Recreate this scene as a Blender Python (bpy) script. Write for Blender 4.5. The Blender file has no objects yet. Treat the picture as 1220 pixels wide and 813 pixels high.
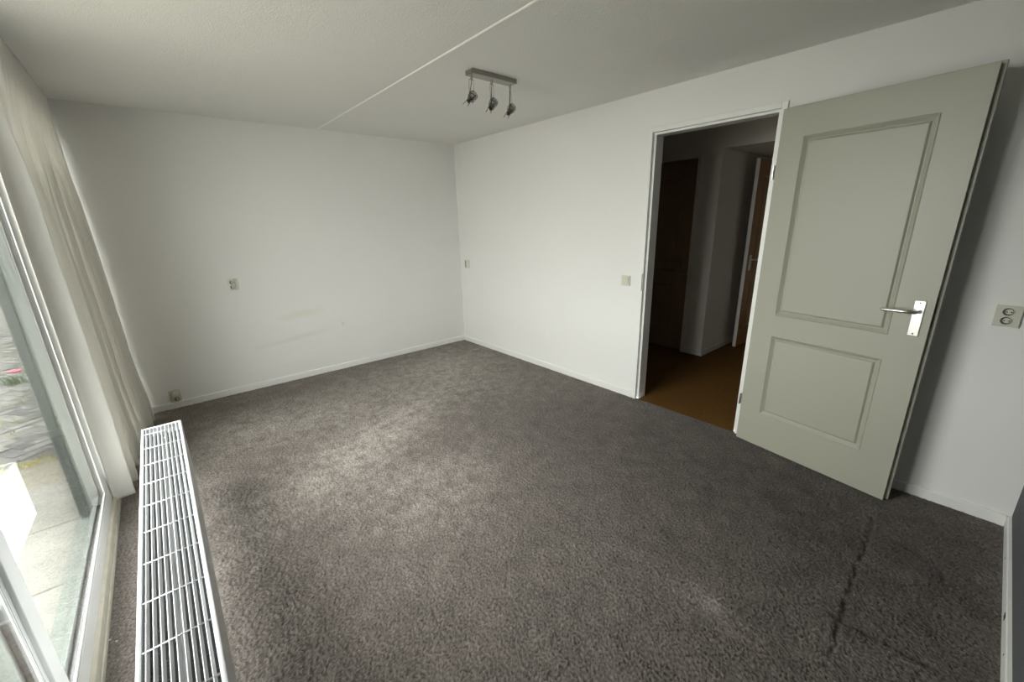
import bpy, bmesh, math, random
import numpy as np
from mathutils import Vector, Matrix
random.seed(7); rng = np.random.default_rng(7)
S = bpy.context.scene
C = S.collection

# ------------------------------------------------------------------ camera
F_PX = 488.458; YAW, PIT, ROL = 0.704654, -0.284730, -0.023106
CAM = Vector((0, 0, 1.5328))
fw = Vector((math.sin(YAW)*math.cos(PIT), math.cos(YAW)*math.cos(PIT), math.sin(PIT)))
r0 = Vector((math.cos(YAW), -math.sin(YAW), 0)); u0 = r0.cross(fw)
rt = math.cos(ROL)*r0 + math.sin(ROL)*u0
up = -math.sin(ROL)*r0 + math.cos(ROL)*u0
cd = bpy.data.cameras.new('camera'); cam = bpy.data.objects.new('camera', cd); C.objects.link(cam)
cd.sensor_width = 36.0; cd.sensor_fit = 'HORIZONTAL'; cd.lens = F_PX/1220*36.0
cd.clip_start = 0.02; cd.clip_end = 200
M = Matrix(((rt.x, up.x, -fw.x), (rt.y, up.y, -fw.y), (rt.z, up.z, -fw.z))).to_4x4()
M.translation = CAM; cam.matrix_world = M
S.camera = cam

# ------------------------------------------------------------------ light
S.view_settings.view_transform = 'Standard'; S.view_settings.look = 'None'
S.view_settings.gamma = 1.0; S.view_settings.use_curve_mapping = False
S.view_settings.exposure = 4.27
W = bpy.data.worlds.new('overcast_sky'); S.world = W; W.use_nodes = True
nt = W.node_tree; nt.nodes.clear()
wo = nt.nodes.new('ShaderNodeOutputWorld'); bg = nt.nodes.new('ShaderNodeBackground')
tc = nt.nodes.new('ShaderNodeTexCoord'); sp = nt.nodes.new('ShaderNodeSeparateXYZ'); rp = nt.nodes.new('ShaderNodeValToRGB')
nt.links.new(tc.outputs['Generated'], sp.inputs[0]); nt.links.new(sp.outputs['Z'], rp.inputs[0])
rp.color_ramp.elements[0].position = 0.0; rp.color_ramp.elements[0].color = (0.69, 0.685, 0.67, 1)
rp.color_ramp.elements[1].position = 1.0; rp.color_ramp.elements[1].color = (1.0, 0.99, 0.97, 1)
nt.links.new(rp.outputs[0], bg.inputs[0]); bg.inputs[1].default_value = 1.0
nt.links.new(bg.outputs[0], wo.inputs[0])
# portal in the window opening: gives off no light, only guides the sampling of the sky
pl = bpy.data.lights.new('window_portal', 'AREA'); pl.shape = 'RECTANGLE'; pl.size = 2.4; pl.size_y = 3.4
pl.cycles.is_portal = True
po = bpy.data.objects.new('window_portal', pl); C.objects.link(po)
po.location = (-0.66, 2.78, 1.2); po.rotation_euler = (0, math.radians(-90), 0)

# ------------------------------------------------------------------ dimensions
XL, XR, YN, YB, H = -0.4355, 2.991, -0.307, 4.511, 2.4225
WX = -0.45                                    # inner face of the window frame
WY0, WY1, WM = 1.00, 4.44, 3.06                           # window opening along y

# ------------------------------------------------------------------ helpers
def srgb(r, g, b):
    f = lambda c: (c/255/12.92 if c/255 <= .04045 else ((c/255+.055)/1.055)**2.4)
    return (f(r), f(g), f(b))

def mat(name, col, rough=0.6, metal=0.0, var=0.0, vscale=3.0, bump=0.0, bscale=200.0, bdist=0.002, spec=0.5):
    m = bpy.data.materials.new(name); m.use_nodes = True; n = m.node_tree; b = n.nodes['Principled BSDF']
    b.inputs['Base Color'].default_value = (*col, 1); b.inputs['Roughness'].default_value = rough
    b.inputs['Metallic'].default_value = metal; b.inputs['Specular IOR Level'].default_value = spec
    t = n.nodes.new('ShaderNodeTexCoord')
    if var > 0:
        q = n.nodes.new('ShaderNodeTexNoise'); q.inputs['Scale'].default_value = vscale; q.inputs['Detail'].default_value = 5
        n.links.new(t.outputs['Object'], q.inputs['Vector'])
        x = n.nodes.new('ShaderNodeMix'); x.data_type = 'RGBA'
        x.inputs[6].default_value = (*[c*(1-var) for c in col], 1); x.inputs[7].default_value = (*[min(1, c*(1+var)) for c in col], 1)
        n.links.new(q.outputs['Fac'], x.inputs[0]); n.links.new(x.outputs[2], b.inputs['Base Color'])
    if bump > 0:
        q = n.nodes.new('ShaderNodeTexNoise'); q.inputs['Scale'].default_value = bscale; q.inputs['Detail'].default_value = 3
        n.links.new(t.outputs['Object'], q.inputs['Vector'])
        k = n.nodes.new('ShaderNodeBump'); k.inputs['Strength'].default_value = bump; k.inputs['Distance'].default_value = bdist
        n.links.new(q.outputs['Fac'], k.inputs['Height']); n.links.new(k.outputs[0], b.inputs['Normal'])
    return m

def bx(bm, x0, x1, y0, y1, z0, z1, bev=0.0):
    m = bmesh.new()
    v = [m.verts.new((x, y, z)) for z in (z0, z1) for y in (y0, y1) for x in (x0, x1)]
    for f in ((0,2,3,1), (4,5,7,6), (0,1,5,4), (2,6,7,3), (0,4,6,2), (1,3,7,5)): m.faces.new([v[i] for i in f])
    if bev > 0: bmesh.ops.bevel(m, geom=m.edges[:], offset=bev, segments=2, affect='EDGES', profile=0.5)
    merge(bm, m)

def merge(bm, m):
    me = bpy.data.meshes.new('tmp'); m.to_mesh(me); m.free(); bm.from_mesh(me); bpy.data.meshes.remove(me)

def tube(bm, pts, r, seg=8, cap=True):
    pts = [Vector(p) for p in pts]; rings = []; n = len(pts)
    rs = r if isinstance(r, (list, tuple)) else [r]*n
    t0 = (pts[1]-pts[0]).normalized()
    ref = Vector((0, 0, 1)) if abs(t0.z) < .9 else Vector((1, 0, 0))
    a = t0.cross(ref).normalized()
    for i in range(n):
        t = (pts[min(i+1, n-1)]-pts[max(i-1, 0)]).normalized()
        a = (a - t*a.dot(t)).normalized(); b = t.cross(a)
        rings.append([bm.verts.new(pts[i]+rs[i]*(math.cos(2*math.pi*k/seg)*a+math.sin(2*math.pi*k/seg)*b)) for k in range(seg)])
    for i in range(n-1):
        for k in range(seg):
            bm.faces.new((rings[i][k], rings[i][(k+1) % seg], rings[i+1][(k+1) % seg], rings[i+1][k]))
    if cap:
        bm.faces.new(rings[0][::-1]); bm.faces.new(rings[-1])

def lathe(bm, prof, o=(0, 0, 0), axis=(0, 0, 1), seg=24):
    """prof: (radius, height) along axis from o"""
    ax = Vector(axis).normalized(); ref = Vector((0, 0, 1)) if abs(ax.z) < .9 else Vector((1, 0, 0))
    a = ax.cross(ref).normalized(); b = ax.cross(a); o = Vector(o); rings = []
    for r, h in prof:
        if r < 1e-6: rings.append([bm.verts.new(o+ax*h)])
        else: rings.append([bm.verts.new(o+ax*h+r*(math.cos(2*math.pi*k/seg)*a+math.sin(2*math.pi*k/seg)*b)) for k in range(seg)])
    for p, q in zip(rings, rings[1:]):
        for k in range(seg):
            k2 = (k+1) % seg
            if len(p) == 1 and len(q) == 1: continue
            if len(p) == 1: bm.faces.new((p[0], q[k2], q[k]))
            elif len(q) == 1: bm.faces.new((p[k], p[k2], q[0]))
            else: bm.faces.new((p[k], p[k2], q[k2], q[k]))

def obj(name, bm, m, parent=None, smooth=False, loc=None, label=None):
    me = bpy.data.meshes.new(name); bmesh.ops.recalc_face_normals(bm, faces=bm.faces[:]); bm.to_mesh(me); bm.free()
    if m: me.materials.append(m)
    if smooth: me.shade_smooth()
    o = bpy.data.objects.new(name, me); C.objects.link(o)
    if parent: o.parent = parent
    if loc: o.location = loc
    if label: o['label'] = label
    return o

def box(name, m, parent, *d, bev=0.0, label=None, smooth=False):
    bm = bmesh.new(); bx(bm, *d, bev=bev); return obj(name, bm, m, parent, label=label, smooth=smooth)

def tag(o, label, cat, group=None, kind=None):
    o['label'] = label; o['category'] = cat
    if group: o['group'] = group
    if kind: o['kind'] = kind
    return o

def thing(name, label, cat, loc=(0, 0, 0), rz=0.0, group=None, kind=None):
    o = bpy.data.objects.new(name, None); C.objects.link(o); o.empty_display_size = .1
    o.location = loc; o.rotation_euler = (0, 0, rz)
    return tag(o, label, cat, group, kind)

def struct(name, bm, m, label, cat, **k):
    return tag(obj(name, bm, m, **k), label, cat, kind='structure')

def smooth_angle(o, deg=35):
    me = o.data; me.shade_smooth()
    me.set_sharp_from_angle(angle=math.radians(deg))

# ------------------------------------------------------------------ materials
def wall_paint(name, col, bump=0.25, stains=False):
    m = bpy.data.materials.new(name); m.use_nodes = True; n = m.node_tree; L = n.links; b = n.nodes['Principled BSDF']
    b.inputs['Roughness'].default_value = 0.75; b.inputs['Specular IOR Level'].default_value = 0.3
    t = n.nodes.new('ShaderNodeTexCoord')
    q = n.nodes.new('ShaderNodeTexNoise'); q.inputs['Scale'].default_value = 1.6; q.inputs['Detail'].default_value = 6
    L.new(t.outputs['Object'], q.inputs['Vector'])
    x = n.nodes.new('ShaderNodeMix'); x.data_type = 'RGBA'
    x.inputs[6].default_value = (*[c*.965 for c in col], 1); x.inputs[7].default_value = (*[min(1, c*1.03) for c in col], 1)
    L.new(q.outputs['Fac'], x.inputs[0]); last = x.outputs[2]
    if stains:      # a yellowish smear and grey scuffs rubbed into the paint of the back wall
        sx = n.nodes.new('ShaderNodeSeparateXYZ'); L.new(t.outputs['Object'], sx.inputs[0])
        nz = n.nodes.new('ShaderNodeTexNoise'); nz.inputs['Scale'].default_value = 9; nz.inputs['Detail'].default_value = 4
        L.new(t.outputs['Object'], nz.inputs['Vector'])
        def mth(op, a, b_=None, cl=False):
            k = n.nodes.new('ShaderNodeMath'); k.operation = op; k.use_clamp = cl
            for i, v in enumerate((a, b_)):
                if v is None: continue
                if isinstance(v, (int, float)): k.inputs[i].default_value = v
                else: L.new(v, k.inputs[i])
            return k.outputs[0]
        for cx, cz, rx, rz, slope, colr, amt in ((1.03, .672, .27, .050, .10, (.70, .64, .46), .32), (.93, .435, .42, .035, .10, (.55, .55, .54), .22), (1.42, .50, .02, .03, 0, (.5, .5, .5), .3)):
            dx = mth('SUBTRACT', sx.outputs['X'], cx)
            dz = mth('SUBTRACT', mth('SUBTRACT', sx.outputs['Z'], cz), mth('MULTIPLY', dx, slope))
            d2 = mth('ADD', mth('POWER', mth('ABSOLUTE', mth('DIVIDE', dx, rx)), 2.0), mth('POWER', mth('ABSOLUTE', mth('DIVIDE', dz, rz)), 2.0))
            f = mth('MULTIPLY', mth('SUBTRACT', 1.3, mth('ADD', d2, mth('MULTIPLY', nz.outputs['Fac'], .7)), True), 1.0)
            y = n.nodes.new('ShaderNodeMix'); y.data_type = 'RGBA'
            L.new(mth('MULTIPLY', f, amt), y.inputs[0]); L.new(last, y.inputs[6]); y.inputs[7].default_value = (*colr, 1); last = y.outputs[2]
    L.new(last, b.inputs['Base Color'])
    q2 = n.nodes.new('ShaderNodeTexNoise'); q2.inputs['Scale'].default_value = 140; q2.inputs['Detail'].default_value = 4
    L.new(t.outputs['Object'], q2.inputs['Vector'])
    k = n.nodes.new('ShaderNodeBump'); k.inputs['Strength'].default_value = bump; k.inputs['Distance'].default_value = .002
    L.new(q2.outputs['Fac'], k.inputs['Height']); L.new(k.outputs[0], b.inputs['Normal'])
    return m

M_wall = wall_paint('white_wall_paint', (.80, .79, .765))
M_back = wall_paint('white_wall_paint_stained', (.80, .79, .765), stains=True)
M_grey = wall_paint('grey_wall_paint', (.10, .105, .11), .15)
M_hallwall = wall_paint('hall_wall_paint', (.80, .765, .72))
M_ceil = mat('spackled_ceiling', (.84, .835, .805), .9, var=.02, bump=.6, bscale=160, bdist=.004, spec=.2)
M_joint = mat('ceiling_joint_paint', (.93, .92, .89), .6)
M_trim = mat('white_gloss_paint', (.80, .80, .77), .35, var=.02, vscale=8)
M_door = mat('cream_grey_door_paint', (.385, .38, .31), .42, var=.012, vscale=60, bump=.08, bscale=350)
M_halldoor = mat('brown_hall_door', (.30, .21, .125), .4, var=.12, vscale=12)
M_alu = mat('brushed_aluminium', (.72, .72, .70), .28, 1.0)
M_lamp = mat('dark_brushed_nickel', (.33, .315, .29), .33, 1.0)
M_chrome = mat('chrome', (.50, .50, .49), .10, 1.0)
M_dkchrome = mat('darkened_chrome', (.22, .215, .20), .16, 1.0)  # dark reflections on the chrome heads put into this colour
M_black = mat('black_rubber', (.012, .012, .012), .5)
M_cream = mat('cream_socket_plastic', (.62, .605, .51), .35)
M_white_pl = mat('white_socket_plastic', (.70, .685, .61), .35)
M_well_dark = mat('dark_well_disc', (.075, .07, .06), .5)
M_rad = mat('white_radiator_enamel', (.62, .63, .64), .35, var=.01)
M_fin_shade = mat('shaded_radiator_fins', (.17, .175, .18), .5)  # shade between the radiator fins put into a dark grey
M_halldoor2 = mat('orange_brown_passage_door', (.36, .19, .07), .4, var=.12, vscale=12)
M_frame = mat('white_window_frame', (.68, .69, .685), .3)
M_wood = mat('weathered_sill_wood', (.55, .52, .44), .7, var=.2, vscale=14, bump=.2, bscale=60)
M_post = mat('dark_grey_green_outer_post', (.075, .09, .083), .5)
M_reveal = mat('grey_green_outer_paint', (.20, .23, .21), .8, var=.04, vscale=5)
M_leaf = mat('leaf_green', (.07, .13, .035), .6, var=.5, vscale=6)
M_petal = mat('pink_petal', (.75, .10, .18), .5)
M_moss = mat('yellow_moss', (.34, .31, .11), .9, var=.3, vscale=20)
M_soil = mat('sandy_joint_soil', (.19, .175, .14), .95, var=.3, vscale=8)
M_mark = mat('dark_scuff', (.06, .055, .05), .7)

def curtain_mat():
    m = bpy.data.materials.new('ivory_curtain_cloth'); m.use_nodes = True; n = m.node_tree; L = n.links; n.nodes.clear()
    o = n.nodes.new('ShaderNodeOutputMaterial'); d = n.nodes.new('ShaderNodeBsdfDiffuse'); tr = n.nodes.new('ShaderNodeBsdfTranslucent')
    mx = n.nodes.new('ShaderNodeMixShader'); mx.inputs[0].default_value = .17
    t = n.nodes.new('ShaderNodeTexCoord'); w = n.nodes.new('ShaderNodeTexNoise'); w.inputs['Scale'].default_value = 500
    k = n.nodes.new('ShaderNodeBump'); k.inputs['Strength'].default_value = .15; k.inputs['Distance'].default_value = .001
    L.new(t.outputs['Object'], w.inputs['Vector']); L.new(w.outputs['Fac'], k.inputs['Height'])
    for s in (d, tr): s.inputs['Color'].default_value = (.87, .855, .81, 1)
    L.new(k.outputs[0], d.inputs['Normal']); L.new(d.outputs[0], mx.inputs[1]); L.new(tr.outputs[0], mx.inputs[2]); L.new(mx.outputs[0], o.inputs[0])
    return m
M_curtain = curtain_mat()

def glass_mat():
    m = bpy.data.materials.new('window_glass'); m.use_nodes = True; n = m.node_tree; L = n.links; n.nodes.clear()
    o = n.nodes.new('ShaderNodeOutputMaterial'); g = n.nodes.new('ShaderNodeBsdfGlossy'); g.inputs['Roughness'].default_value = 0
    t = n.nodes.new('ShaderNodeBsdfTransparent'); t.inputs['Color'].default_value = (.975, .985, .98, 1)
    lw = n.nodes.new('ShaderNodeLayerWeight'); lw.inputs['Blend'].default_value = .5
    p = n.nodes.new('ShaderNodeMath'); p.operation = 'POWER'; p.inputs[1].default_value = 5
    a = n.nodes.new('ShaderNodeMath'); a.operation = 'MULTIPLY_ADD'; a.inputs[1].default_value = .96; a.inputs[2].default_value = .04
    mx = n.nodes.new('ShaderNodeMixShader')
    L.new(lw.outputs['Facing'], p.inputs[0]); L.new(p.outputs[0], a.inputs[0]); L.new(a.outputs[0], mx.inputs[0])
    L.new(t.outputs[0], mx.inputs[1]); L.new(g.outputs[0], mx.inputs[2]); L.new(mx.outputs[0], o.inputs[0])
    return m
M_glass = glass_mat()

def stone_mat(name, c0, c1, scale=4.0, bump=.5):
    m = bpy.data.materials.new(name); m.use_nodes = True; n = m.node_tree; L = n.links; b = n.nodes['Principled BSDF']
    b.inputs['Roughness'].default_value = .85; b.inputs['Specular IOR Level'].default_value = .3
    g = n.nodes.new('ShaderNodeNewGeometry'); oi = n.nodes.new('ShaderNodeObjectInfo')
    q = n.nodes.new('ShaderNodeTexNoise'); q.inputs['Scale'].default_value = scale; q.inputs['Detail'].default_value = 8; q.inputs['Roughness'].default_value = .65
    L.new(g.outputs['Position'], q.inputs['Vector'])
    a = n.nodes.new('ShaderNodeMath'); a.operation = 'MULTIPLY_ADD'; a.inputs[1].default_value = .5; L.new(oi.outputs['Random'], a.inputs[0])
    s = n.nodes.new('ShaderNodeMath'); s.operation = 'SUBTRACT'; s.inputs[1].default_value = .25
    L.new(q.outputs['Fac'], a.inputs[2]); L.new(a.outputs[0], s.inputs[0])
    r = n.nodes.new('ShaderNodeValToRGB'); r.color_ramp.elements[0].position = .25; r.color_ramp.elements[1].position = .75
    r.color_ramp.elements[0].color = (*c0, 1); r.color_ramp.elements[1].color = (*c1, 1)
    L.new(s.outputs[0], r.inputs[0]); L.new(r.outputs[0], b.inputs['Base Color'])
    k = n.nodes.new('ShaderNodeBump'); k.inputs['Strength'].default_value = bump; k.inputs['Distance'].default_value = .01
    L.new(q.outputs['Fac'], k.inputs['Height']); L.new(k.outputs[0], b.inputs['Normal'])
    return m
M_slab = stone_mat('pale_concrete_slab', (.19, .185, .165), (.30, .295, .265), 6)
M_paver = stone_mat('grey_clinker_paver', (.08, .08, .077), (.18, .175, .165), 9)

def carpet_mat():
    m = bpy.data.materials.new('dark_taupe_pile_carpet'); m.use_nodes = True; n = m.node_tree; L = n.links; b = n.nodes['Principled BSDF']
    b.inputs['Roughness'].default_value = 1.0; b.inputs['Specular IOR Level'].default_value = .05
    b.inputs['Sheen Weight'].default_value = .12; b.inputs['Sheen Roughness'].default_value = .5
    at = n.nodes.new('ShaderNodeAttribute'); at.attribute_name = 'wear_tone'          # crushed and dusty patches of the pile, overall paler towards the far end
    ap = n.nodes.new('ShaderNodeAttribute'); ap.attribute_name = 'pile'
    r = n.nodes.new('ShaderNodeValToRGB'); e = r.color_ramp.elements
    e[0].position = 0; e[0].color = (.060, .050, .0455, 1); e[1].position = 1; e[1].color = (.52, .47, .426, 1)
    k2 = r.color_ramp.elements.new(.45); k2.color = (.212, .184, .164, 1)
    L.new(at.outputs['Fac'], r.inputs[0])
    t = n.nodes.new('ShaderNodeTexCoord'); q = n.nodes.new('ShaderNodeTexNoise'); q.inputs['Scale'].default_value = 420; q.inputs['Detail'].default_value = 2
    L.new(t.outputs['Object'], q.inputs['Vector'])
    v = n.nodes.new('ShaderNodeMath'); v.operation = 'MULTIPLY_ADD'; v.inputs[1].default_value = 2.4; v.inputs[2].default_value = -.2
    L.new(q.outputs['Fac'], v.inputs[0])
    v2 = n.nodes.new('ShaderNodeMath'); v2.operation = 'MULTIPLY'; L.new(v.outputs[0], v2.inputs[0])
    v3 = n.nodes.new('ShaderNodeMath'); v3.operation = 'MULTIPLY_ADD'; v3.inputs[1].default_value = 1.3; v3.inputs[2].default_value = .35
    L.new(ap.outputs['Fac'], v3.inputs[0]); L.new(v3.outputs[0], v2.inputs[1])
    x = n.nodes.new('ShaderNodeMix'); x.data_type = 'RGBA'; x.blend_type = 'MULTIPLY'; x.inputs[0].default_value = 1
    L.new(r.outputs[0], x.inputs[6]); L.new(v2.outputs[0], x.inputs[7]); L.new(x.outputs[2], b.inputs['Base Color'])
    k = n.nodes.new('ShaderNodeBump'); k.inputs['Strength'].default_value = .9; k.inputs['Distance'].default_value = .004
    L.new(q.outputs['Fac'], k.inputs['Height']); L.new(k.outputs[0], b.inputs['Normal'])
    return m
M_carpet = carpet_mat()
M_coir = mat('orange_brown_hall_carpet', (.155, .078, .022), 1.0, var=.25, vscale=30, bump=.6, bscale=220, bdist=.003, spec=.05)

# ------------------------------------------------------------------ carpeted floor (pile modelled as relief)
def field(nx, ny, lo, hi, step, aniso=1.0, ang=0.0):
    """smooth random field, wavelengths between lo and hi metres, range about -1..1"""
    w = rng.standard_normal((ny, nx)); f = np.fft.rfft2(w)
    ky = np.fft.fftfreq(ny, step)[:, None]; kx = np.fft.rfftfreq(nx, step)[None, :]
    a = kx*math.cos(ang)+ky*math.sin(ang); c = -kx*math.sin(ang)+ky*math.cos(ang)
    k = np.sqrt((a*aniso)**2+(c/aniso)**2)
    g = np.exp(-(k*lo)**2)*(1-np.exp(-(k*hi)**2))
    z = np.fft.irfft2(f*g, s=(ny, nx)); return z/z.std()/2

def make_floor():
    st = .0062
    x = np.arange(XL, XR+st, st); x[-1] = XR; y = np.arange(YN, YB+st, st); y[-1] = YB
    nx, ny = len(x), len(y); X, Y = np.meshgrid(x, y)
    pile = field(nx, ny, .006, .022, st, 1.25, .5); med = field(nx, ny, .03, .12, st); big = field(nx, ny, .12, .9, st); mid = field(nx, ny, .06, .35, st)
    wear_tone = .40+.05*np.clip((Y-2.0)/1.5, -1, 1)+.06*big+.035*mid+.03*med  # base tone rises evenly towards the far end, with random patches
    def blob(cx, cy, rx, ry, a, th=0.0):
        nonlocal wear_tone
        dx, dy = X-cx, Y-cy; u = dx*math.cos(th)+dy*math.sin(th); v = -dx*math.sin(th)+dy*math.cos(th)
        wear_tone = wear_tone+a*np.exp(-(u/rx)**2-(v/ry)**2)*(1+.32*mid+.16*med)
    # pale dusty band across the room, pale far end, dark stained zone by the door, darker near right corner
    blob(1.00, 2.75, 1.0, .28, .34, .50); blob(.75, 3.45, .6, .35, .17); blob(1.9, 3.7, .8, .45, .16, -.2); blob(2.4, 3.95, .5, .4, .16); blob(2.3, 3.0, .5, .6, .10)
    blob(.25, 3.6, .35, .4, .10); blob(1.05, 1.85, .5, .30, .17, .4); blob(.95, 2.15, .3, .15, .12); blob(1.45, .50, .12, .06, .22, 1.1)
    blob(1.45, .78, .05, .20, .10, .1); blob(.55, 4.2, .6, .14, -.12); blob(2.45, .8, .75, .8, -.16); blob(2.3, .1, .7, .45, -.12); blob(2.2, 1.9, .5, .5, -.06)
    # crushed seams left by furniture
    def seg(x0, y0, x1, y1, w, a):
        dx, dy = x1-x0, y1-y0; l2 = dx*dx+dy*dy; t = np.clip(((X-x0)*dx+(Y-y0)*dy)/l2, 0, 1)
        return a*np.exp(-((X-x0-t*dx+.008*mid)**2+(Y-y0-t*dy+.008*mid)**2)/w**2)
    seam = seg(1.50, .108, 2.57, .150, .008, 1)+seg(1.755, .14, 1.775, -.16, .009, .9)+.5*seg(2.45, -.02, 2.2, -.25, .03, .5)
    wear_tone = np.clip(wear_tone-.22*seam, 0.02, 1)
    z = .0042*pile+.0018*med-.007*seam
    edge = np.minimum(np.minimum(X-XL, XR-X), np.minimum(Y-YN, YB-Y)); z = z*np.clip(edge/.02, 0, 1)
    co = np.empty((ny*nx, 3), np.float32); co[:, 0] = X.ravel(); co[:, 1] = Y.ravel(); co[:, 2] = z.ravel()
    i = (np.arange(ny-1)[:, None]*nx+np.arange(nx-1)[None, :]).ravel()
    q = np.stack([i, i+1, i+1+nx, i+nx], 1).astype(np.int32)
    me = bpy.data.meshes.new('floor'); me.vertices.add(len(co)); me.vertices.foreach_set('co', co.ravel())
    me.loops.add(q.size); me.loops.foreach_set('vertex_index', q.ravel()); me.polygons.add(len(q))
    me.polygons.foreach_set('loop_start', np.arange(0, q.size, 4, dtype=np.int32))
    me.update(calc_edges=True); me.shade_smooth()
    for nm, v in (('wear_tone', wear_tone), ('pile', np.clip(.5+.5*pile, 0, 1))):
        a = me.attributes.new(nm, 'FLOAT', 'POINT'); a.data.foreach_set('value', v.ravel().astype(np.float32))
    me.materials.append(M_carpet)
    o = bpy.data.objects.new('floor', me); C.objects.link(o)
    return tag(o, 'dark taupe deep pile carpet with pale dusty patches covering the empty room', 'carpet', kind='structure')
make_floor()

# ------------------------------------------------------------------ ceiling in two slabs with a pale joint
bm = bmesh.new()
bx(bm, XL-.2, 1.428, YN-.1, YB+.1, H, H+.12); bx(bm, 1.446, XR+.1, YN-.1, YB+.1, H, H+.12); bx(bm, 1.428, 1.446, YN-.1, YB+.1, H+.02, H+.12)
ceil = struct('ceiling', bm, M_ceil, 'off white spackled ceiling of two slabs with a straight joint', 'ceiling')
bm = bmesh.new()
tube(bm, [(1.437, YN, H+.004), (1.437, YB, H+.004)], .0095, 8)
struct('trim_1', bm, M_joint, 'pale caulked joint line running along the ceiling', 'trim')

# ------------------------------------------------------------------ walls
bm = bmesh.new(); bx(bm, XL-.2, XR+.1, YB, YB+.1, -.02, H)
struct('wall_back', bm, M_back, 'white far wall with yellowish smear and grey scuffs', 'wall')
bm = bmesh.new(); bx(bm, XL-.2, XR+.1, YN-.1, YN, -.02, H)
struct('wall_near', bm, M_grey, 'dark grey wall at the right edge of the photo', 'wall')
DY0, DY1, DZ = .969, 1.875, 2.171               # outer edges of the door casing
bm = bmesh.new()
bx(bm, XR, XR+.1, YN, DY0+.02, -.02, H); bx(bm, XR, XR+.1, DY1-.02, YB, -.02, H); bx(bm, XR, XR+.1, DY0+.02, DY1-.02, DZ-.02, H)
struct('wall_right', bm, M_wall, 'white right hand wall with the doorway in it', 'wall')
bm = bmesh.new()
bx(bm, XL-.17, XL, WY1, YB, -.08, H)              # pier behind the curtain
bx(bm, XL-.17, XL, WY0, WY1, 2.37, H)             # lintel over the window
bx(bm, XL-.17, XL, YN-.1, WY0, -.08, H)                 # pier beside the camera
struct('wall_left', bm, M_wall, 'white window wall behind the ivory curtain', 'wall')

bm = bmesh.new()                                  # the rest of the house front; unseen storey above added to dim the paving
bx(bm, XL-.17, XL-.02, WY0, WY1, -.12, -.008); bx(bm, XL-.17, XL, -6, YN-.1, -.12, 5.4); bx(bm, XL-.17, XL, YB+.1, 12, -.12, 5.4); bx(bm, XL-.17, XL, YN-.1, YB+.1, H, 5.4)
struct('wall_outer', bm, M_reveal, 'unseen outer front of the house above and beside the window', 'wall')
# baseboards
def baseboard(name, runs, label):
    bm = bmesh.new()
    for axis, a0, a1, face, d in runs:          # d = inward direction of the face
        prof = [(0, -.004), (.014, -.004), (.014, .052), (.010, .058), (0, .060)]
        vs = []
        for a in (a0, a1):
            vs.append([bm.verts.new((a, face+d*p, z) if axis == 'x' else (face+d*p, a, z)) for p, z in prof])
        k = len(prof)
        for i in range(k): bm.faces.new((vs[0][i], vs[0][(i+1) % k], vs[1][(i+1) % k], vs[1][i]))
        bm.faces.new(vs[0]); bm.faces.new(vs[1][::-1])
    return struct(name, bm, M_trim, label, 'baseboard')
baseboard('baseboard_back', [('x', XL+.001, XR-.001, YB, -1)], 'white baseboard along the far wall')
baseboard('baseboard_right', [('y', DY1+.001, YB-.015, XR, -1), ('y', YN+.015, DY0-.001, XR, -1)], 'white baseboard along the doorway wall')
bn = baseboard('baseboard_near', [('x', XL+.001, XR-.001, YN, 1)], 'white baseboard with a dark scuff under the dark grey wall')
bm = bmesh.new(); bx(bm, 2.175, 2.205, YN+.0135, YN+.0155, .030, .050, bev=.0006)
obj('scuff', bm, M_mark, bn, label='dark scuff mark')
for x_ in (2.62, 1.98):
    bm = bmesh.new(); lathe(bm, [(0, .0012), (.004, .0006), (.004, -.001)], (x_, YN+.0142, .035), (0, 1, 0), 8); obj('nail_head', bm, M_mark, bn)

# ------------------------------------------------------------------ window
win = thing('window_1', 'floor to ceiling white framed window with double glazing beside radiator', 'window', kind='structure')
Z0, ZT = .07, 2.37
bm = bmesh.new(); bx(bm, -.53, XL, WY0, WY1, -.006, Z0, bev=.003); bx(bm, XL-.004, XL+.006, WY0, WY1-.0, -.004, .022, bev=.002)
obj('sill_board', bm, M_wood, win, label='weathered beige wooden sill strip')
FD = .032                                       # frame depth behind WX
box('bottom_rail', M_frame, win, WX-FD, WX, WY0, WY1, Z0, .163, bev=.003)
box('top_rail', M_frame, win, WX-FD, WX, WY0, WY1, 2.27, ZT, bev=.003)
box('mullion', M_frame, win, WX-FD, WX, 2.886, WM, .163, 2.27, bev=.003)
box('jamb', M_frame, win, WX-FD, WX, WY1-.05, WY1, .163, 2.27, bev=.003)
box('jamb', M_frame, win, WX-FD, WX, WY0, WY0+.06, .163, 2.27, bev=.003)
# grey green outer half of the same frame
for nm_, d_ in (('outer_rail', (WY0, WY1, Z0, .100)), ('outer_rail', (WY0, WY1, 2.27, ZT)), ('outer_post', (2.886, WM, .163, 2.27)), ('outer_post', (WY0, WY0+.06, .163, 2.27)), ('outer_post', (WY1-.05, WY1, .163, 2.27)), ('outer_post', (1.450, 1.562, .163, 2.27))):
    box(nm_, M_reveal, win, WX-.072, WX-FD, *d_, bev=.002, label='grey green outer frame')
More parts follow.
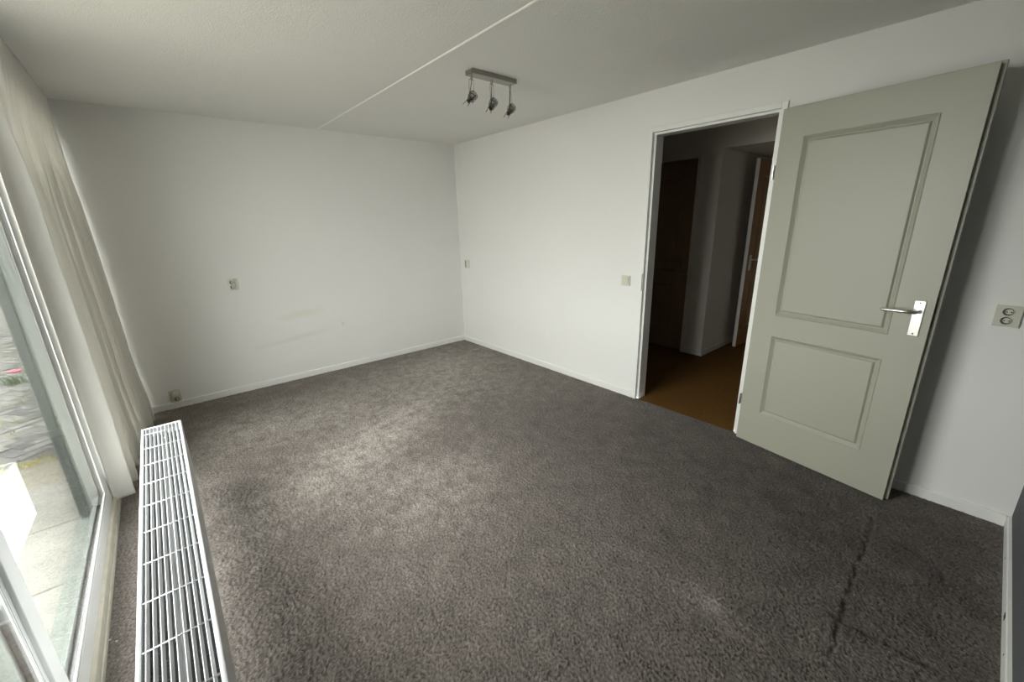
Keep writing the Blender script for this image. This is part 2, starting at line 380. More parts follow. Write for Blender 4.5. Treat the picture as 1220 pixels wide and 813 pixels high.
# mullion: broad post with a raised middle strip
bm = bmesh.new(); bx(bm, WX-FD, WX+.000, 1.450, 1.562, .150, 2.27, bev=.003)
mu = obj('mullion', bm, M_frame, win)
bm = bmesh.new(); bx(bm, WX-.002, WX+.010, 1.470, 1.548, .150, 2.27, bev=.003)
obj('cover_strip', bm, M_frame, mu)
def beads(y0, y1, z0=.166, z1=2.267):
    b = .013; xa, xb = WX-.005, WX+.001
    for (a0, a1, c0, c1) in ((y0, y1, z0, z0+b), (y0, y1, z1-b, z1), (y0, y0+b, z0+b, z1-b), (y1-b, y1, z0+b, z1-b)):
        bm = bmesh.new(); bx(bm, xa, xb, a0, a1, c0, c1, bev=.004); obj('glazing_bead', bm, M_frame, win)
        bm = bmesh.new(); bx(bm, WX-.030, WX-.0235, a0, a1, c0, c1, bev=.001); obj('outer_bead', bm, M_post, win, label='dark outer glazing bead')
    # thin dark gasket around the bead
    bm = bmesh.new(); g = .0032
    for (a0, a1, c0, c1) in ((y0-g, y1+g, z0-g, z0), (y0-g, y1+g, z1, z1+g), (y0-g, y0, z0, z1), (y1, y1+g, z0, z1)):
        bx(bm, WX-.026, WX-.0005, a0, a1, c0, c1)
    obj('gasket', bm, M_black, win)
    for xg in (WX-.004, WX-.020):
        bm = bmesh.new(); hy, hz = (y1-y0)/2-.004, (z1-z0)/2-.004; bx(bm, -.002, .002, -hy, hy, -hz, hz)
        o = obj('glass_pane', bm, M_glass, win, loc=(xg, (y0+y1)/2, (z0+z1)/2)); o.rotation_euler = (0, 0, -.004)
beads(1.565, 2.883); beads(WY0+.063, 1.447); beads(WM+.003, WY1-.053)
# outside: corner post, and a fin added for the pale band in the glass
bm = bmesh.new(); bx(bm, -.600, WX-.073, WM, WM+.02, -.06, 2.4)
struct('trim_2', bm, M_reveal, 'pale fin added outside for the pale band in the window glass', 'trim')
bm = bmesh.new(); bx(bm, -.592, -.560, WM-.022, WM-.001, -.055, 2.5, bev=.002)
struct('trim_3', bm, M_post, 'grey green metal corner post outside the window pane', 'trim')

# ------------------------------------------------------------------ outside paving
bm = bmesh.new(); bx(bm, -14, XL-.17, -6, 24, -.20, -.062)
gr = struct('ground', bm, M_soil, 'sandy ground of the garden under the paving', 'ground')
SL = bmesh.new(); bx(SL, -.197, .197, -.297, .297, -.05, 0, bev=.004)
slab0 = obj('slab', SL, M_slab, gr, loc=(-.82, -.2, -.05)); first = True
for i in range(4):
    for j in range(8):
        if first: o = slab0; first = False
        else:
            o = slab0.copy(); C.objects.link(o)
        o.location = (-.82-.40*i, -.75+.60*j+(.3 if i % 2 else 0), -.052+random.uniform(-.002, .002)); o.rotation_euler = (random.uniform(-.006, .006), random.uniform(-.006, .006), random.uniform(-.006, .006))
PV = bmesh.new(); bx(PV, -.098, .098, -.047, .047, -.06, 0, bev=.005)
pav0 = obj('paver', PV, M_paver, gr, loc=(0, 0, -1))
cells = []
a = .1015                                       # herringbone: pairs of pavers stepping diagonally
th = math.radians(35); ct, stn = math.cos(th), math.sin(th)
for i in range(-90, 90):
    for j in range(-90, 90):
        k = (i-j) % 4
        if k == 0: cx, cy, r = (i+1)*a, (j+.5)*a, 0
        elif k == 3: cx, cy, r = (i+.5)*a, (j+1)*a, 1
        else: continue
        X_, Y_ = -2.5+cx*ct-cy*stn, 7.5+cx*stn+cy*ct
        if Y_ > 4.28 and Y_ < 13 and -4.2 < X_ < -.66: cells.append((X_, Y_, r))
cells.sort(key=lambda c: abs(c[0]/c[1]+.205)*6+c[1]*.12)
rest = []
for n_, (X_, Y_, r) in enumerate(cells):
    if n_ < 290:
        o = pav0 if n_ == 0 else pav0.copy()
        if n_: C.objects.link(o)
        o.location = (X_, Y_, -.052+random.uniform(-.004, .003)); o.rotation_euler = (random.uniform(-.006, .006), random.uniform(-.006, .006), th+r*math.pi/2)
    else: rest.append((X_, Y_, r))
bm = bmesh.new()
for X_, Y_, r in rest:
    m = bmesh.new(); bx(m, -.098, .098, -.048, .048, -.06, 0)
    bmesh.ops.rotate(m, verts=m.verts, matrix=Matrix.Rotation(th+r*math.pi/2, 3, 'Z')); bmesh.ops.translate(m, verts=m.verts, vec=(X_, Y_, -.052+random.uniform(-.003, .003))); 
    merge(bm, m)
o = obj('paving_field', bm, M_paver, gr); o['kind'] = 'stuff'

def blades(bm, cx, cy, z, n, h, spread, wid=.004):
    for _ in range(n):
        a_ = random.uniform(0, 6.283); l = h*random.uniform(.5, 1); px, py = cx+random.gauss(0, spread), cy+random.gauss(0, spread)
        dx, dy = math.cos(a_), math.sin(a_); b_ = l*random.uniform(.2, .7)
        p = [bm.verts.new((px-dy*wid, py+dx*wid, z)), bm.verts.new((px+dy*wid, py-dx*wid, z)), bm.verts.new((px+dx*b_*.5+dy*wid*.7, py+dy*b_*.5-dx*wid*.7, z+l*.65)), bm.verts.new((px+dx*b_*.5-dy*wid*.7, py+dy*b_*.5+dx*wid*.7, z+l*.65)), bm.verts.new((px+dx*b_, py+dy*b_, z+l*.9))]
        bm.faces.new((p[0], p[1], p[2], p[3])); bm.faces.new((p[3], p[2], p[4]))
bm = bmesh.new()
for _ in range(170):
    y_ = random.uniform(4.1, 11); x_ = -.21*y_+random.gauss(0, .45)
    if x_ < -.7 and math.hypot(x_+1.4, y_-6.75) > .32: blades(bm, x_, y_, -.055, 7, .035, .04)
for _ in range(60): blades(bm, random.uniform(-2.0, -.75), 4.2+random.gauss(0, .05), -.055, 8, .03, .03)
tag(obj('moss_and_weeds', bm, M_moss), 'yellowish moss and weeds growing in the garden paving joints', 'weeds', kind='stuff')
fl = thing('pink_flower', 'small pink flower on green weeds growing out of the garden paving', 'flower', (-1.40, 6.75, -.055))
bm = bmesh.new(); blades(bm, 0, 0, 0, 45, .12, .05, .006); obj('leaf_tuft', bm, M_leaf, fl)['kind'] = 'stuff'
bm = bmesh.new(); tube(bm, [(0, 0, 0), (.01, -.01, .08), (.015, -.02, .13)], .003, 6); obj('stem', bm, M_leaf, fl)
bm = bmesh.new()
for k in range(6):
    a_ = k*math.pi/3; m = bmesh.new(); bmesh.ops.create_uvsphere(m, u_segments=8, v_segments=5, radius=.028)
    bmesh.ops.scale(m, verts=m.verts, vec=(1, .7, .35)); bmesh.ops.rotate(m, verts=m.verts, matrix=Matrix.Rotation(-.5, 3, 'Y')); bmesh.ops.translate(m, verts=m.verts, vec=(.028, 0, 0))
    bmesh.ops.rotate(m, verts=m.verts, matrix=Matrix.Rotation(a_, 3, 'Z')); bmesh.ops.translate(m, verts=m.verts, vec=(.015, -.02, .135)); merge(bm, m)
obj('petals', bm, M_petal, fl, smooth=True)
# hedge closing the garden
hg = thing('hedge', 'green hedge at the far end of the garden', 'hedge', (-5, 15.5, -.062))
bm = bmesh.new(); bx(bm, -6.4, 6.4, -.25, .25, .05, 1.2); obj('hedge_core', bm, M_leaf, hg)
bm = bmesh.new()
for _ in range(9000):
    c = Vector((random.uniform(-6.5, 6.5), random.uniform(-.4, .4), random.uniform(.0, 1.35)))
    d1 = Vector((random.gauss(0, 1), random.gauss(0, 1), random.gauss(0, 1))).normalized()*.055; d2 = d1.orthogonal().normalized()*.028
    v = [bm.verts.new(c-d1), bm.verts.new(c+d2), bm.verts.new(c+d1), bm.verts.new(c-d2)]; bm.faces.new(v)
o = obj('foliage', bm, M_leaf, hg); o['kind'] = 'stuff'

# ------------------------------------------------------------------ curtain
bm = bmesh.new(); bx(bm, -.375, -.335, 2.95, YB-.005, H-.012, H, bev=.002)
tag(obj('curtain_rail', bm, M_frame), 'white curtain rail fixed to the ceiling above the ivory curtain', 'curtain rail')
cu = thing('curtain', 'long ivory curtain gathered in folds between window and far wall', 'curtain', (-.36, 3.8, 0))
def curtain():
    NU, NV = 520, 90; vs = []
    def ss(a, b, t): t = min(1, max(0, (t-a)/(b-a))); return t*t*(3-2*t)
    bm = bmesh.new(); zt, zb = H-.012, .035
    for j in range(NV+1):
        v = j/NV; z = zt+(zb-zt)*v; row = []
        g = ss(.03, .30, v)                        # heading pleats open into broad folds
        for i in range(NU+1):
            u = i/NU
            yl = 2.985+.012*v; yr = 4.450-.02*math.sin(v*3)
            xl = -.362-.048*ss(.0, .3, v)-.008*ss(.8, 1, v); xr = -.360+.030*ss(.2, .8, v)+.040*ss(.75, 1, v)
            xb = xl+(xr-xl)*u
            curl = math.exp(-(u/.018)**2)
            # fold phase wanders so that folds differ in width and lean
            p = u+.022*math.sin(5.1*u+1.1+.8*v)+.008*math.sin(13*u+2.0*v)
            fold = 9*p*2*math.pi
            plt = 20*u*2*math.pi
            sh = math.sin(fold-2.0)
            big_ = sh+.30*math.sin(2*fold+1.3+v)+.16*math.sin(3.3*fold+4*v)
            amp = (.030+.007*math.sin(9*u+1))*(1+.3*v)
            x = xb+g*amp*big_+(1-g)*(.024*math.sin(plt)+.008*math.sin(2*plt))
            y = yl+(yr-yl)*u+g*.030*math.cos(fold-2.0)*math.sin(math.pi*u)**.5
            x += .007*g*math.sin(38*u+6*v)*math.exp(-((v-.40)/.10)**2)
            x = x*(1-curl)+(WX+.006)*curl
            x = max(x, WX+.012+.004*math.sin(fold*2)-.006*curl)
            zz = z+(.010*math.sin(fold*.5+1) if v > .99 else 0)
            row.append(bm.verts.new((x+.36, y-3.8, zz)))
        vs.append(row)
    for j in range(NV):
        for i in range(NU): bm.faces.new((vs[j][i], vs[j][i+1], vs[j+1][i+1], vs[j+1][i]))
    return bm
o = obj('curtain_cloth', curtain(), M_curtain, cu, smooth=True)
md = o.modifiers.new('thickness', 'SOLIDIFY'); md.thickness = .0016; md.offset = 0

# ------------------------------------------------------------------ radiator
RX0, RX1, RY0, RY1, RZ0, RZ1 = -.2315, -.0640, .40, 2.765, .235, .520
rad = thing('radiator', 'long low white panel radiator with slatted top grille in front of window', 'radiator', ((RX0+RX1)/2, (RY0+RY1)/2, 0))
rc = Vector(((RX0+RX1)/2, (RY0+RY1)/2, 0))
def rb(name, x0, x1, y0, y1, z0, z1, bev=.002, parent=None, label=None):
    return box(name, M_rad, parent or rad, x0-rc.x, x1-rc.x, y0-rc.y, y1-rc.y, z0, z1, bev=bev, label=label)
rb('front_panel', RX1-.012, RX1, RY0+.004, RY1-.004, RZ0, RZ1-.014, .004)
rb('back_panel', RX0, RX0+.012, RY0+.004, RY1-.004, RZ0, RZ1-.014, .004)
rb('middle_panel', -.152, -.140, RY0+.03, RY1-.03, RZ0+.01, RZ1-.06, .004)
rb('side_cover', RX0+.002, RX1-.002, RY1-.003, RY1, RZ0+.01, RZ1-.004, .001); rb('side_cover', RX0+.002, RX1-.002, RY0, RY0+.003, RZ0+.01, RZ1-.004, .001)
gr_ = bpy.data.objects.new('top_grille', None); C.objects.link(gr_); gr_.parent = rad; gr_.location = (0, 0, 0)
rb('grille_border', RX0, RX0+.0125, RY0, RY1, RZ1-.016, RZ1, .005, gr_); rb('grille_border', RX1-.0125, RX1, RY0, RY1, RZ1-.016, RZ1, .004, gr_)
rb('grille_border', RX0+.006, RX1-.006, RY1-.009, RY1, RZ1-.014, RZ1-.0005, .003, gr_); rb('grille_border', RX0+.006, RX1-.006, RY0, RY0+.009, RZ1-.014, RZ1-.0005, .003, gr_)
NB = 9; pitch = (RX1-RX0-.025)/(NB+.35)
bar0 = None
for k in range(NB):
    xc = RX0+.0125+pitch*(k+.62)
    if bar0 is None:
        bm = bmesh.new(); m = bmesh.new(); L_ = RY1-RY0-.012
        bx(m, -.0015, .0015, -L_/2, L_/2, -.0060, .0060, bev=.0012)
        bmesh.ops.rotate(m, verts=m.verts, matrix=Matrix.Rotation(math.radians(-30), 3, 'Y')); merge(bm, m)
        bar0 = o = obj('grille_bar', bm, M_rad, gr_)
    else:
        o = bar0.copy(); C.objects.link(o)
    o.location = (xc-rc.x, 0, RZ1-.0085)
rod0 = None
for k in range(13):
    y_ = .4510+.1858*k
    if y_ > RY1-.03: break
    if rod0 is None:
        bm = bmesh.new(); tube(bm, [(RX0+.010-rc.x, 0, 0), (RX1-.010-rc.x, 0, 0)], .0024, 8); rod0 = o = obj('cross_rod', bm, M_rad, gr_, smooth=True)
    else:
        o = rod0.copy(); C.objects.link(o)
    o.location = (0, y_-rc.y, RZ1-.0046)
# convector fins between the panels
bm = bmesh.new()
for k in range(int((RY1-RY0-.1)/.012)):
    y_ = RY0+.05+k*.012
    for xa, xb in ((RX0+.012, -.152), (-.140, RX1-.012)):
        bx(bm, xa-rc.x, xb-rc.x, y_-rc.y-.0006, y_-rc.y+.0006, RZ0+.03, RZ1-.028)
o = obj('convector_fins', bm, M_fin_shade, rad); o['kind'] = 'stuff'
for y_ in (RY0+.35, RY1-.40):
    bm = bmesh.new(); bx(bm, -.165-rc.x, -.127-rc.x, y_-.015-rc.y, y_+.015-rc.y, .003, RZ0+.1, bev=.002); bx(bm, -.20-rc.x, -.09-rc.x, y_-.03-rc.y, y_+.03-rc.y, 0, .008, bev=.002)
    obj('foot_bracket', bm, M_rad, rad)

# ------------------------------------------------------------------ door casing, threshold
bm = bmesh.new()
XC, XD = XR-.015, XR+.112
def casing(bm, x0, x1, ya, yb, w):
    bx(bm, x0, x1, yb-w, yb, -.004, DZ, bev=.002); bx(bm, x0, x1, ya, ya+w, -.004, DZ, bev=.002); bx(bm, x0, x1, ya+w, yb-w, DZ-w, DZ, bev=.002)
casing(bm, XC, XD, DY0, DY1, .034)
casing(bm, XR+.012, XD, DY0+.030, DY1-.030, .022)
bx(bm, XR+.012, XD, DY0+.05, DY1-.05, DZ-.05, DZ-.034, bev=.002)
cs = struct('trim_4', bm, M_trim, 'white door casing around the open doorway', 'door frame')
bm = bmesh.new(); bx(bm, XC-.0012, XC+.002, DY1-.030, DY1-.024, .96, 1.10); obj('strike_plate', bm, M_mark, cs, label='dark strike slot in the casing')

# ------------------------------------------------------------------ panel doors
def ring(bm, r0_, d0, r1_, d1):
    """band between two rectangles (x0,x1,z0,z1) at depths d0,d1"""
    def cs_(r, d): return [bm.verts.new(p) for p in ((r[0], d, r[2]), (r[1], d, r[2]), (r[1], d, r[3]), (r[0], d, r[3]))]
    a_, b_ = cs_(r0_, d0), cs_(r1_, d1)
    for i in range(4): bm.faces.new((a_[i], a_[(i+1) % 4], b_[(i+1) % 4], b_[i]))
    return b_
def panel_door(name, label, loc, rz, w, h, m_, panels, lip=True, kind='structure', handle_at=1.06, mirror=False, z0=.006):
    root = thing(name, label, 'door', loc, rz, kind=kind)
    sx = -1 if mirror else 1
    T = .040; bd = .026
    xs = sorted({0, w, *[p[0] for p in panels], *[p[1] for p in panels]}); zs = sorted({z0, h, *[p[2] for p in panels], *[p[3] for p in panels]})
    bm = bmesh.new()
    for i in range(len(xs)-1):
        for j in range(len(zs)-1):
            cx, cz = (xs[i]+xs[i+1])/2, (zs[j]+zs[j+1])/2
            if any(p[0] < cx < p[1] and p[2] < cz < p[3] for p in panels): continue
            v = [bm.verts.new(p) for p in ((xs[i], 0, zs[j]), (xs[i+1], 0, zs[j]), (xs[i+1], 0, zs[j+1]), (xs[i], 0, zs[j+1]))]; bm.faces.new(v)
    def quad(*p): bm.faces.new([bm.verts.new(q) for q in p])
    # edges of the body, then the wider rebate lip at the back
    for (xa, xb, za, zb) in ((0, 0, z0, h), (w, w, z0, h)): quad((xa, 0, za), (xa, 0, zb), (xa, bd, zb), (xa, bd, za))
    for z_ in (z0, h): quad((0, 0, z_), (w, 0, z_), (w, bd, z_), (0, bd, z_))
    bmesh.ops.remove_doubles(bm, verts=bm.verts, dist=1e-5)
    e = .014 if lip else 0.0
    bx(bm, -e, w+e, bd, T, z0, h+(.012 if lip else 0), bev=.0015)
    leaf = obj('leaf', bm, m_, root)
    for p in panels:
        bm = bmesh.new(); r = p
        def ins(q): return (p[0]+q, p[1]-q, p[2]+q, p[3]-q)
        ring(bm, ins(0), 0, ins(.004), -.0025); ring(bm, ins(.004), -.0025, ins(.008), .0); ring(bm, ins(.008), 0, ins(.024), .0130)
        ring(bm, ins(.024), .0130, ins(.028), .0130); ring(bm, ins(.028), .0130, ins(.036), .0035); v = ring(bm, ins(.036), .0035, ins(.040), .0030)
        bm.faces.new(v); bmesh.ops.remove_doubles(bm, verts=bm.verts, dist=1e-5)
        o = obj('panel', bm, m_, leaf)
    return root, leaf
def lever(leaf, xc, zc, toward, m_plate, m_lever, w=.042, hh=.176, zoff=-.035, key=False):
    bm = bmesh.new(); bx(bm, xc-w/2, xc+w/2, -.006, 0, zc+zoff-hh/2, zc+zoff+hh/2, bev=.002)
    hp = obj('handle_plate', bm, m_plate, leaf, label='brushed metal handle plate')
    bm = bmesh.new(); tube(bm, [(xc, -.004, zc), (xc, -.030, zc), (xc+toward*.004, -.043, zc), (xc+toward*.018, -.052, zc), (xc+toward*.05, -.055, zc), (xc+toward*.125, -.052, zc-.001), (xc+toward*.131, -.047, zc-.001)], [.009, .009, .009, .0092, .0088, .0078, .006], 12)
    lathe(bm, [(0, -.012), (.013, -.012), (.014, -.005), (.014, 0)], (xc, 0, zc), (0, 1, 0), 20)
    o = obj('handle_lever', bm, m_lever, leaf, smooth=True, label='polished metal lever'); smooth_angle(o)
    bm = bmesh.new()
    for dz in (-1, 1): lathe(bm, [(0, -.0072), (.0035, -.007), (.004, -.0055)], (xc, 0, zc+zoff+dz*(hh/2-.011)), (0, 1, 0), 10)
    if key: lathe(bm, [(0, -.012), (.010, -.012), (.011, -.006)], (xc, 0, zc-.075), (0, 1, 0), 14)
    obj('plate_screws', bm, M_mark if not key else m_lever, leaf)
ang = math.atan2(-.98538, -.17037)
dr, leaf = panel_door('door_1', 'open cream grey two panel door with brushed metal handle standing against the right wall', (2.9273, .9714, 0), ang, .837, 2.112,
                      M_door, [(.126, .692, .922, 1.960), (.126, .693, .240, .792)])
lever(leaf, .785, 1.062, -1, M_alu, M_alu)
for z_ in (1.78, .295):
    bm = bmesh.new(); bx(bm, -.0165, -.0135, .012, .042, z_-.040, z_+.040, bev=.0008); tube(bm, [(-.017, .010, z_-.040), (-.017, .010, z_+.040)], .0055, 10)
    hg_ = obj('hinge', bm, M_alu, leaf)
bm = bmesh.new(); bx(bm, .8362, .8380, .008, .024, .985, 1.135); o = obj('lock_faceplate', bm, M_mark, leaf, label='dark lock slot in the door edge')

# ------------------------------------------------------------------ hall behind the doorway
HX, HXW = XR+.1, 4.54
bm = bmesh.new(); bx(bm, XR-.0, HXW+2.6, -.4, 3.8, -.08, -.004)
struct('floor', bm, M_coir, 'orange brown carpet of the hall beyond the doorway', 'carpet')
bm = bmesh.new()
bx(bm, HXW, HXW+.1, 2.0, 2.245, -.02, H); bx(bm, HXW, HXW+.1, 3.10, 3.7, -.02, H); bx(bm, HXW, HXW+.1, 2.245, 3.10, 2.125, H)
bx(bm, HXW+.1, 5.97, 2.0, 2.1, -.02, H)
bx(bm, HXW+.08, HXW+.1, 2.1, 3.2, -.02, H)
struct('wall_far', bm, M_hallwall, 'hall wall with closed brown door and corner into the passage', 'wall')
bm = bmesh.new()
bx(bm, HXW, HXW+.1, .80, 2.0, 2.187, H); bx(bm, HXW, HXW+.1, -.4, .80, -.02, H); bx(bm, HXW+.1, 5.97, .70, .80, -.02, H)
bx(bm, 5.97, 6.07, .70, 1.0, -.02, H); bx(bm, 5.97, 6.07, 1.87, 2.1, -.02, H); bx(bm, 5.97, 6.07, 1.0, 1.87, 2.13, H)
bx(bm, 6.07, 7.0, .60, .70, -.02, H); bx(bm, 6.07, 7.0, 2.1, 2.2, -.02, H); bx(bm, 7.0, 7.1, .60, 2.2, -.02, H)
struct('wall_passage', bm, M_hallwall, 'passage walls around the half hidden brown door', 'wall')
bm = bmesh.new(); bx(bm, HX, HXW+.1, 3.7, 3.8, -.02, H); bx(bm, HX, HXW+.1, -.4, -.3, -.02, H)
struct('wall_hall', bm, M_hallwall, 'end walls of the dark hall', 'wall')
bm = bmesh.new(); bx(bm, XR+.1, HXW+2.6, -.4, 3.8, H, H+.1); bx(bm, HXW+.1, 5.97, .8, 2.0, 2.187, 2.22)
struct('ceiling', bm, M_hallwall, 'hall ceiling with lowered passage part', 'ceiling')
bm = bmesh.new()
bx(bm, HXW-.012, HXW, 2.0+.0, 2.205, -.006, .058, bev=.002); bx(bm, HXW-.012, 5.9, 1.988, 2.0, -.006, .058, bev=.002)
struct('baseboard_hall', bm, M_trim, 'white baseboard round the hall corner', 'baseboard')
bm = bmesh.new(); bx(bm, HXW-.012, HXW+.06, 2.205, 2.245, -.006, 2.165, bev=.002); bx(bm, HXW-.012, HXW+.06, 3.10, 3.14, -.006, 2.165, bev=.002); bx(bm, HXW-.012, HXW+.06, 2.245, 3.10, 2.125, 2.165, bev=.002)
struct('trim_5', bm, M_hallwall, 'casing of the closed hall door', 'door frame')
# closed hall door: hinge at the far side, front faces -x
d2, leaf2 = panel_door('door_2', 'closed dark brown two panel door on the far side of the hall', (4.563, 3.092, 0), math.radians(-90), .838, 2.118,
                       M_halldoor, [(.126, .692, .922, 1.960), (.126, .693, .240, .792)], lip=False)
lever(leaf2, .735, 1.045, -1, M_lamp, M_lamp)
# ajar passage door: free edge near x=5.137, leaf runs along +x, front faces -y
d3, leaf3 = panel_door('door_3', 'open brown two panel door half hidden in the passage behind the hall', (5.137, 1.857, 0), math.radians(-3), .838, 2.122,
                       M_halldoor2, [(.146, .712, .922, 1.960), (.145, .712, .240, .792)], lip=False)
box('edge_strip', M_hallwall, leaf3, -.0015, -.0002, .001, .039, .006, 2.12, label='pale door edge')
lever(leaf3, .075, 1.045, 1, M_alu, M_alu, key=True)

# ------------------------------------------------------------------ sockets and switch
def plate_root(name, label, cat, centre, normal):
    """local x to the viewer's right, local -y out of the wall, local z up"""
    n = Vector(normal); rz = math.atan2(n.x, -n.y)
    return thing(name, label, cat, centre, rz, 'wall sockets of the room' if cat == 'wall socket' else None)
def well(par, x, z, r, y, m_ring):
    bm = bmesh.new(); lathe(bm, [(r+.0022, 0), (r+.0022, -.0016), (r, -.0022), (r-.001, -.0005), (r-.0014, .0)], (x, y, z), (0, 1, 0), 24); o = obj('socket_ring', bm, m_ring, par, smooth=True)
    bm = bmesh.new(); lathe(bm, [(r-.0008, -.0009), (0, -.0009)], (x, y, z), (0, 1, 0), 24); w_ = obj('dark_well_disc', bm, M_well_dark, par, label='flat socket well disc with painted recess shade')  # flat disc; the shade of the recess is put into its dark colour
    bm = bmesh.new(); lathe(bm, [(r*.66, -.0005), (r*.66, -.0022), (0, -.0022)], (x+.003, y, z+.001), (0, 1, 0), 20)
    obj('socket_insert', bm, m_ring, par)
    bm = bmesh.new()
    for dx in (-1, 1): lathe(bm, [(.0030, -.0021), (.0030, -.0030), (0, -.0030)], (x+.003+dx*.0075, y, z), (0, 1, 0), 8)
    obj('pin_holes', bm, M_black, par)
def face_plate(par, w, h, m, d=.009, name='cover_plate'):
    return box(name, m, par, -w/2, w/2, -d, 0, -h/2, h/2, bev=.003)
# right wall, near
o = plate_root('wall_socket', 'cream double wall socket right of the open cream grey door', 'wall socket', (XR, -.088, 1.052), (-1, 0, 0))
p_ = face_plate(o, .086, .100, M_cream, .012); well(o, -.002, .021, .0185, -.0125, M_cream); well(o, -.002, -.021, .0185, -.0125, M_cream)
# back wall, middle height
o = plate_root('wall_socket', 'white double wall socket halfway up the far wall', 'wall socket', (.503, YB, 1.033), (0, -1, 0))
face_plate(o, .078, .104, M_white_pl, .010); b_ = box('socket_block', M_white_pl, o, -.037, .012, -.026, -.009, -.050, .050, bev=.004)
well(o, -.012, .022, .017, -.0265, M_white_pl); well(o, -.012, -.022, .017, -.0265, M_white_pl)
# back wall, on the baseboard
o = plate_root('wall_socket', 'cream surface mounted socket low on the far wall just above the baseboard', 'wall socket', (-.098, YB, .114), (0, -1, 0))
face_plate(o, .080, .110, M_cream, .010)
bm = bmesh.new(); m = bmesh.new(); pts = []
for k in range(24):
    a_ = 2*math.pi*k/24; pts.append((.026*math.cos(a_), .026*math.sin(a_)+(.020 if math.sin(a_) > 0 else -.020)))
for ysc, yd in ((1, -.009), (1, -.030), (.9, -.034)): pass
rg = [[m.verts.new((.008+x_*s_, y_, -.006+z_*s_)) for x_, z_ in pts] for s_, y_ in ((1.04, -.009), (1, -.030), (.92, -.0345))]
for p1, p2 in zip(rg, rg[1:]):
    for k in range(24): m.faces.new((p1[k], p1[(k+1) % 24], p2[(k+1) % 24], p2[k]))
m.faces.new(rg[-1]); merge(bm, m); h_ = obj('socket_housing', bm, M_cream, o); smooth_angle(h_)
well(o, .008, -.024, .018, -.0348, M_cream)
bm = bmesh.new(); lathe(bm, [(.017, 0), (.017, -.0025), (.012, -.0045), (0, -.0055)], (.008, -.0343, .016), (0, 1, 0), 20); obj('socket_lid', bm, M_cream, o, smooth=True)
# right wall, far corner
o = plate_root('wall_socket', 'small cream wall outlet beside the far corner of the room', 'wall socket', (XR, 4.348, 1.024), (-1, 0, 0))
face_plate(o, .084, .106, M_cream, .010); box('socket_block', M_well_dark, o, -.034, -.012, -.016, -.009, -.044, .044, bev=.002, label='dark socket strip'); box('socket_block', M_white_pl, o, -.008, .036, -.022, -.009, -.046, .046, bev=.004)
# light switch
o = plate_root('light_switch', 'square cream light switch left of the open doorway', 'light switch', (XR, 2.008, 1.028), (-1, 0, 0))
face_plate(o, .084, .086, M_cream, .010)
bm = bmesh.new(); bx(bm, -.029, .029, -.016, -.009, -.029, .029, bev=.003); r_ = obj('rocker', bm, M_cream, o); r_.rotation_euler = (math.radians(4), 0, 0)

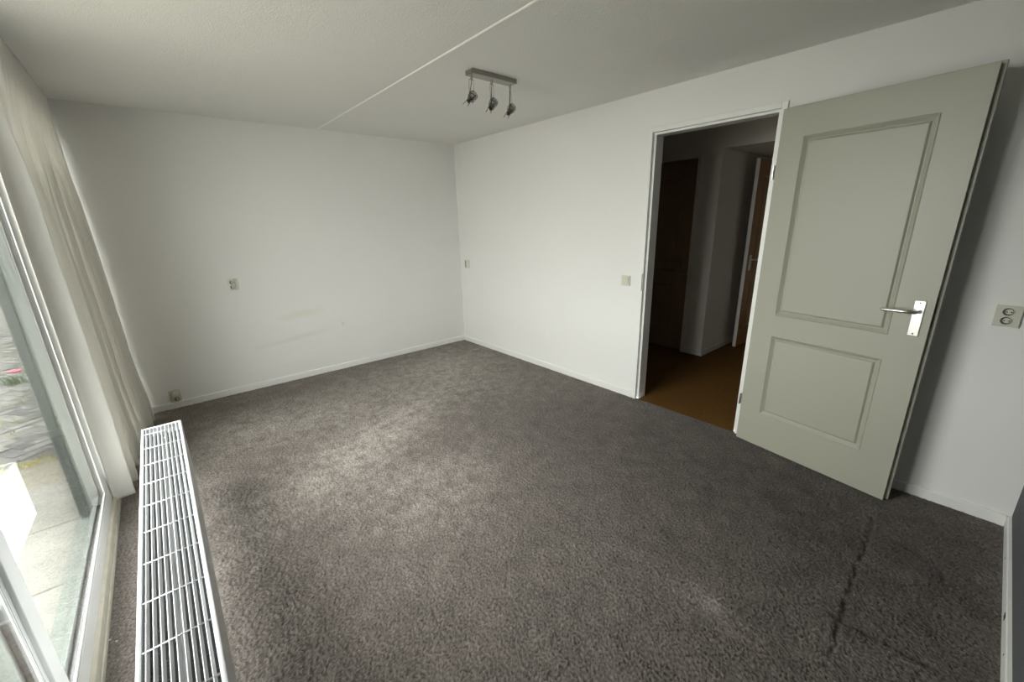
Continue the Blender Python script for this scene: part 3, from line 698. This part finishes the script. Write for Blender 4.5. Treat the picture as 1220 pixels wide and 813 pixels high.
# ------------------------------------------------------------------ ceiling spot bar
lb = thing('ceiling_spot_bar', 'brushed dark metal ceiling bar with three chrome spotlights', 'ceiling light', (1.853, 2.317, H))
LBo = Vector((1.853, 2.317, H))
box('bar', M_lamp, lb, -.178, .178, -.037, .037, -.027, 0, bev=.002)
def spot(x, rear, yaw, wires):
    bm = bmesh.new(); lathe(bm, [(0, -.050), (.0068, -.050), (.0075, -.047), (.0075, -.026), (.009, -.0255)], (x, 0, 0), (0, 0, 1), 16); st_ = obj('stem', bm, M_lamp, lb, smooth=True); smooth_angle(st_)
    d = Vector(rear).normalized(); side = Vector((math.cos(yaw), math.sin(yaw), 0)); side = (side-d*side.dot(d)).normalized()
    c = Vector((x, 0, 0))+Vector(wires)                      # centre of the head
    top = Vector((x, 0, -.052)); R_ = .027
    bm = bmesh.new()
    pts = [c+side*(R_+.002)]; e1 = top+Vector((math.cos(yaw), math.sin(yaw), 0))*.021; e2 = top-Vector((math.cos(yaw), math.sin(yaw), 0))*.021
    tube(bm, [c+side*(R_+.002), c+side*(R_+.002)+(e1-c-side*(R_+.002))*.5, e1-Vector((0, 0, .004)), e1+(top-e1)*.15, top, e2+(top-e2)*.15, e2-Vector((0, 0, .004)), c-side*(R_+.002)+(e2-c+side*(R_+.002))*.5, c-side*(R_+.002)], .0021, 6)
    obj('bracket', bm, M_chrome, lb, smooth=True)
    bm = bmesh.new()                                         # reflector ring and stepped back
    lathe(bm, [(.0235, -.028), (.0275, -.029), (.0285, -.020), (.0275, -.012), (.026, -.010), (.0255, .004), (.021, .012), (.019, .013)], c, d, 28)
    lathe(bm, [(.0235, -.028), (.020, -.012), (.008, .006), (0, .008)], c, d, 28)
    hd = obj('spot_head', bm, M_chrome, lb, smooth=True); smooth_angle(hd, 40)
    bm = bmesh.new(); lathe(bm, [(.0195, .0125), (.0175, .022), (.0125, .027), (.0115, .036), (0, .037)], c, d, 24); o = obj('rear_cup', bm, M_dkchrome, lb, smooth=True, label='dark rear cup'); smooth_angle(o, 40)
    bm = bmesh.new(); lathe(bm, [(.0257, -.009), (.0268, -.007), (.0268, -.001), (.0255, .001)], c, d, 24); obj('collar', bm, M_dkchrome, lb, smooth=True, label='dark collar')
    for sgn in (-1, 1):
        bm = bmesh.new(); q = c+d*.010+side*sgn*.0245; tube(bm, [q-d*.004, q+d*.006], .0035, 8); obj('side_screw', bm, M_lamp, lb)
    bm = bmesh.new(); m = bmesh.new(); bx(m, -.011, .011, -.007, .007, 0, .014, bev=.0015)
    rot = Matrix((side, d.cross(side), d)).transposed(); bmesh.ops.rotate(m, verts=m.verts, matrix=rot); bmesh.ops.translate(m, verts=m.verts, vec=c+d*.030); merge(bm, m)
    obj('lamp_holder', bm, M_black, lb, label='black lamp holder')
    for sgn in (-1, 1):
        ps = Vector((.76, -.65, 0)); ps = (ps-d*ps.dot(d)).normalized()
        bm = bmesh.new(); q = c+ps*sgn*.015+d*.016; tube(bm, [q, q+d*.062], .0024, 6); obj('prong', bm, M_lamp, lb)
    bm = bmesh.new(); s0 = top+Vector((0, 0, .004)); s3 = c+Vector((-.026, -.020, -.012)); s1 = s0+Vector((0, 0, -.03)); s2 = s3+Vector((-.002, -.004, .05))
    tube(bm, [s0+(s1-s0)*0]+[(1-t)**3*s0+3*(1-t)**2*t*s1+3*(1-t)*t*t*s2+t**3*s3 for t in [k/10 for k in range(1, 11)]], .0022, 6); obj('cable', bm, M_black, lb, smooth=True)
spot(-.160, (-.67, -.12, -.60), math.radians(10), (-.014, -.012, -.155))
spot(-.002, (-.60, -.20, -.66), math.radians(20), (-.010, -.012, -.170))
spot(.150, (-.62, -.12, -.66), math.radians(55), (-.008, -.012, -.180))

# ------------------------------------------------------------------ crumbs on the carpet by the sill
for i_, (x_, y_, l_) in enumerate(((-.425, 1.955, 'tiny white paint chip on the carpet against the window sill'), (-.405, 1.93, 'tiny white paint chip on the carpet a finger off the window sill'))):
    bm = bmesh.new(); m = bmesh.new(); bmesh.ops.create_icosphere(m, subdivisions=1, radius=.004); bmesh.ops.scale(m, verts=m.verts, vec=(1.3, .8, .5)); merge(bm, m)
    o = obj('paint_chip', bm, M_frame, None, loc=(x_, y_, .004)); tag(o, l_, 'paint chip', 'paint chips beside the window sill')
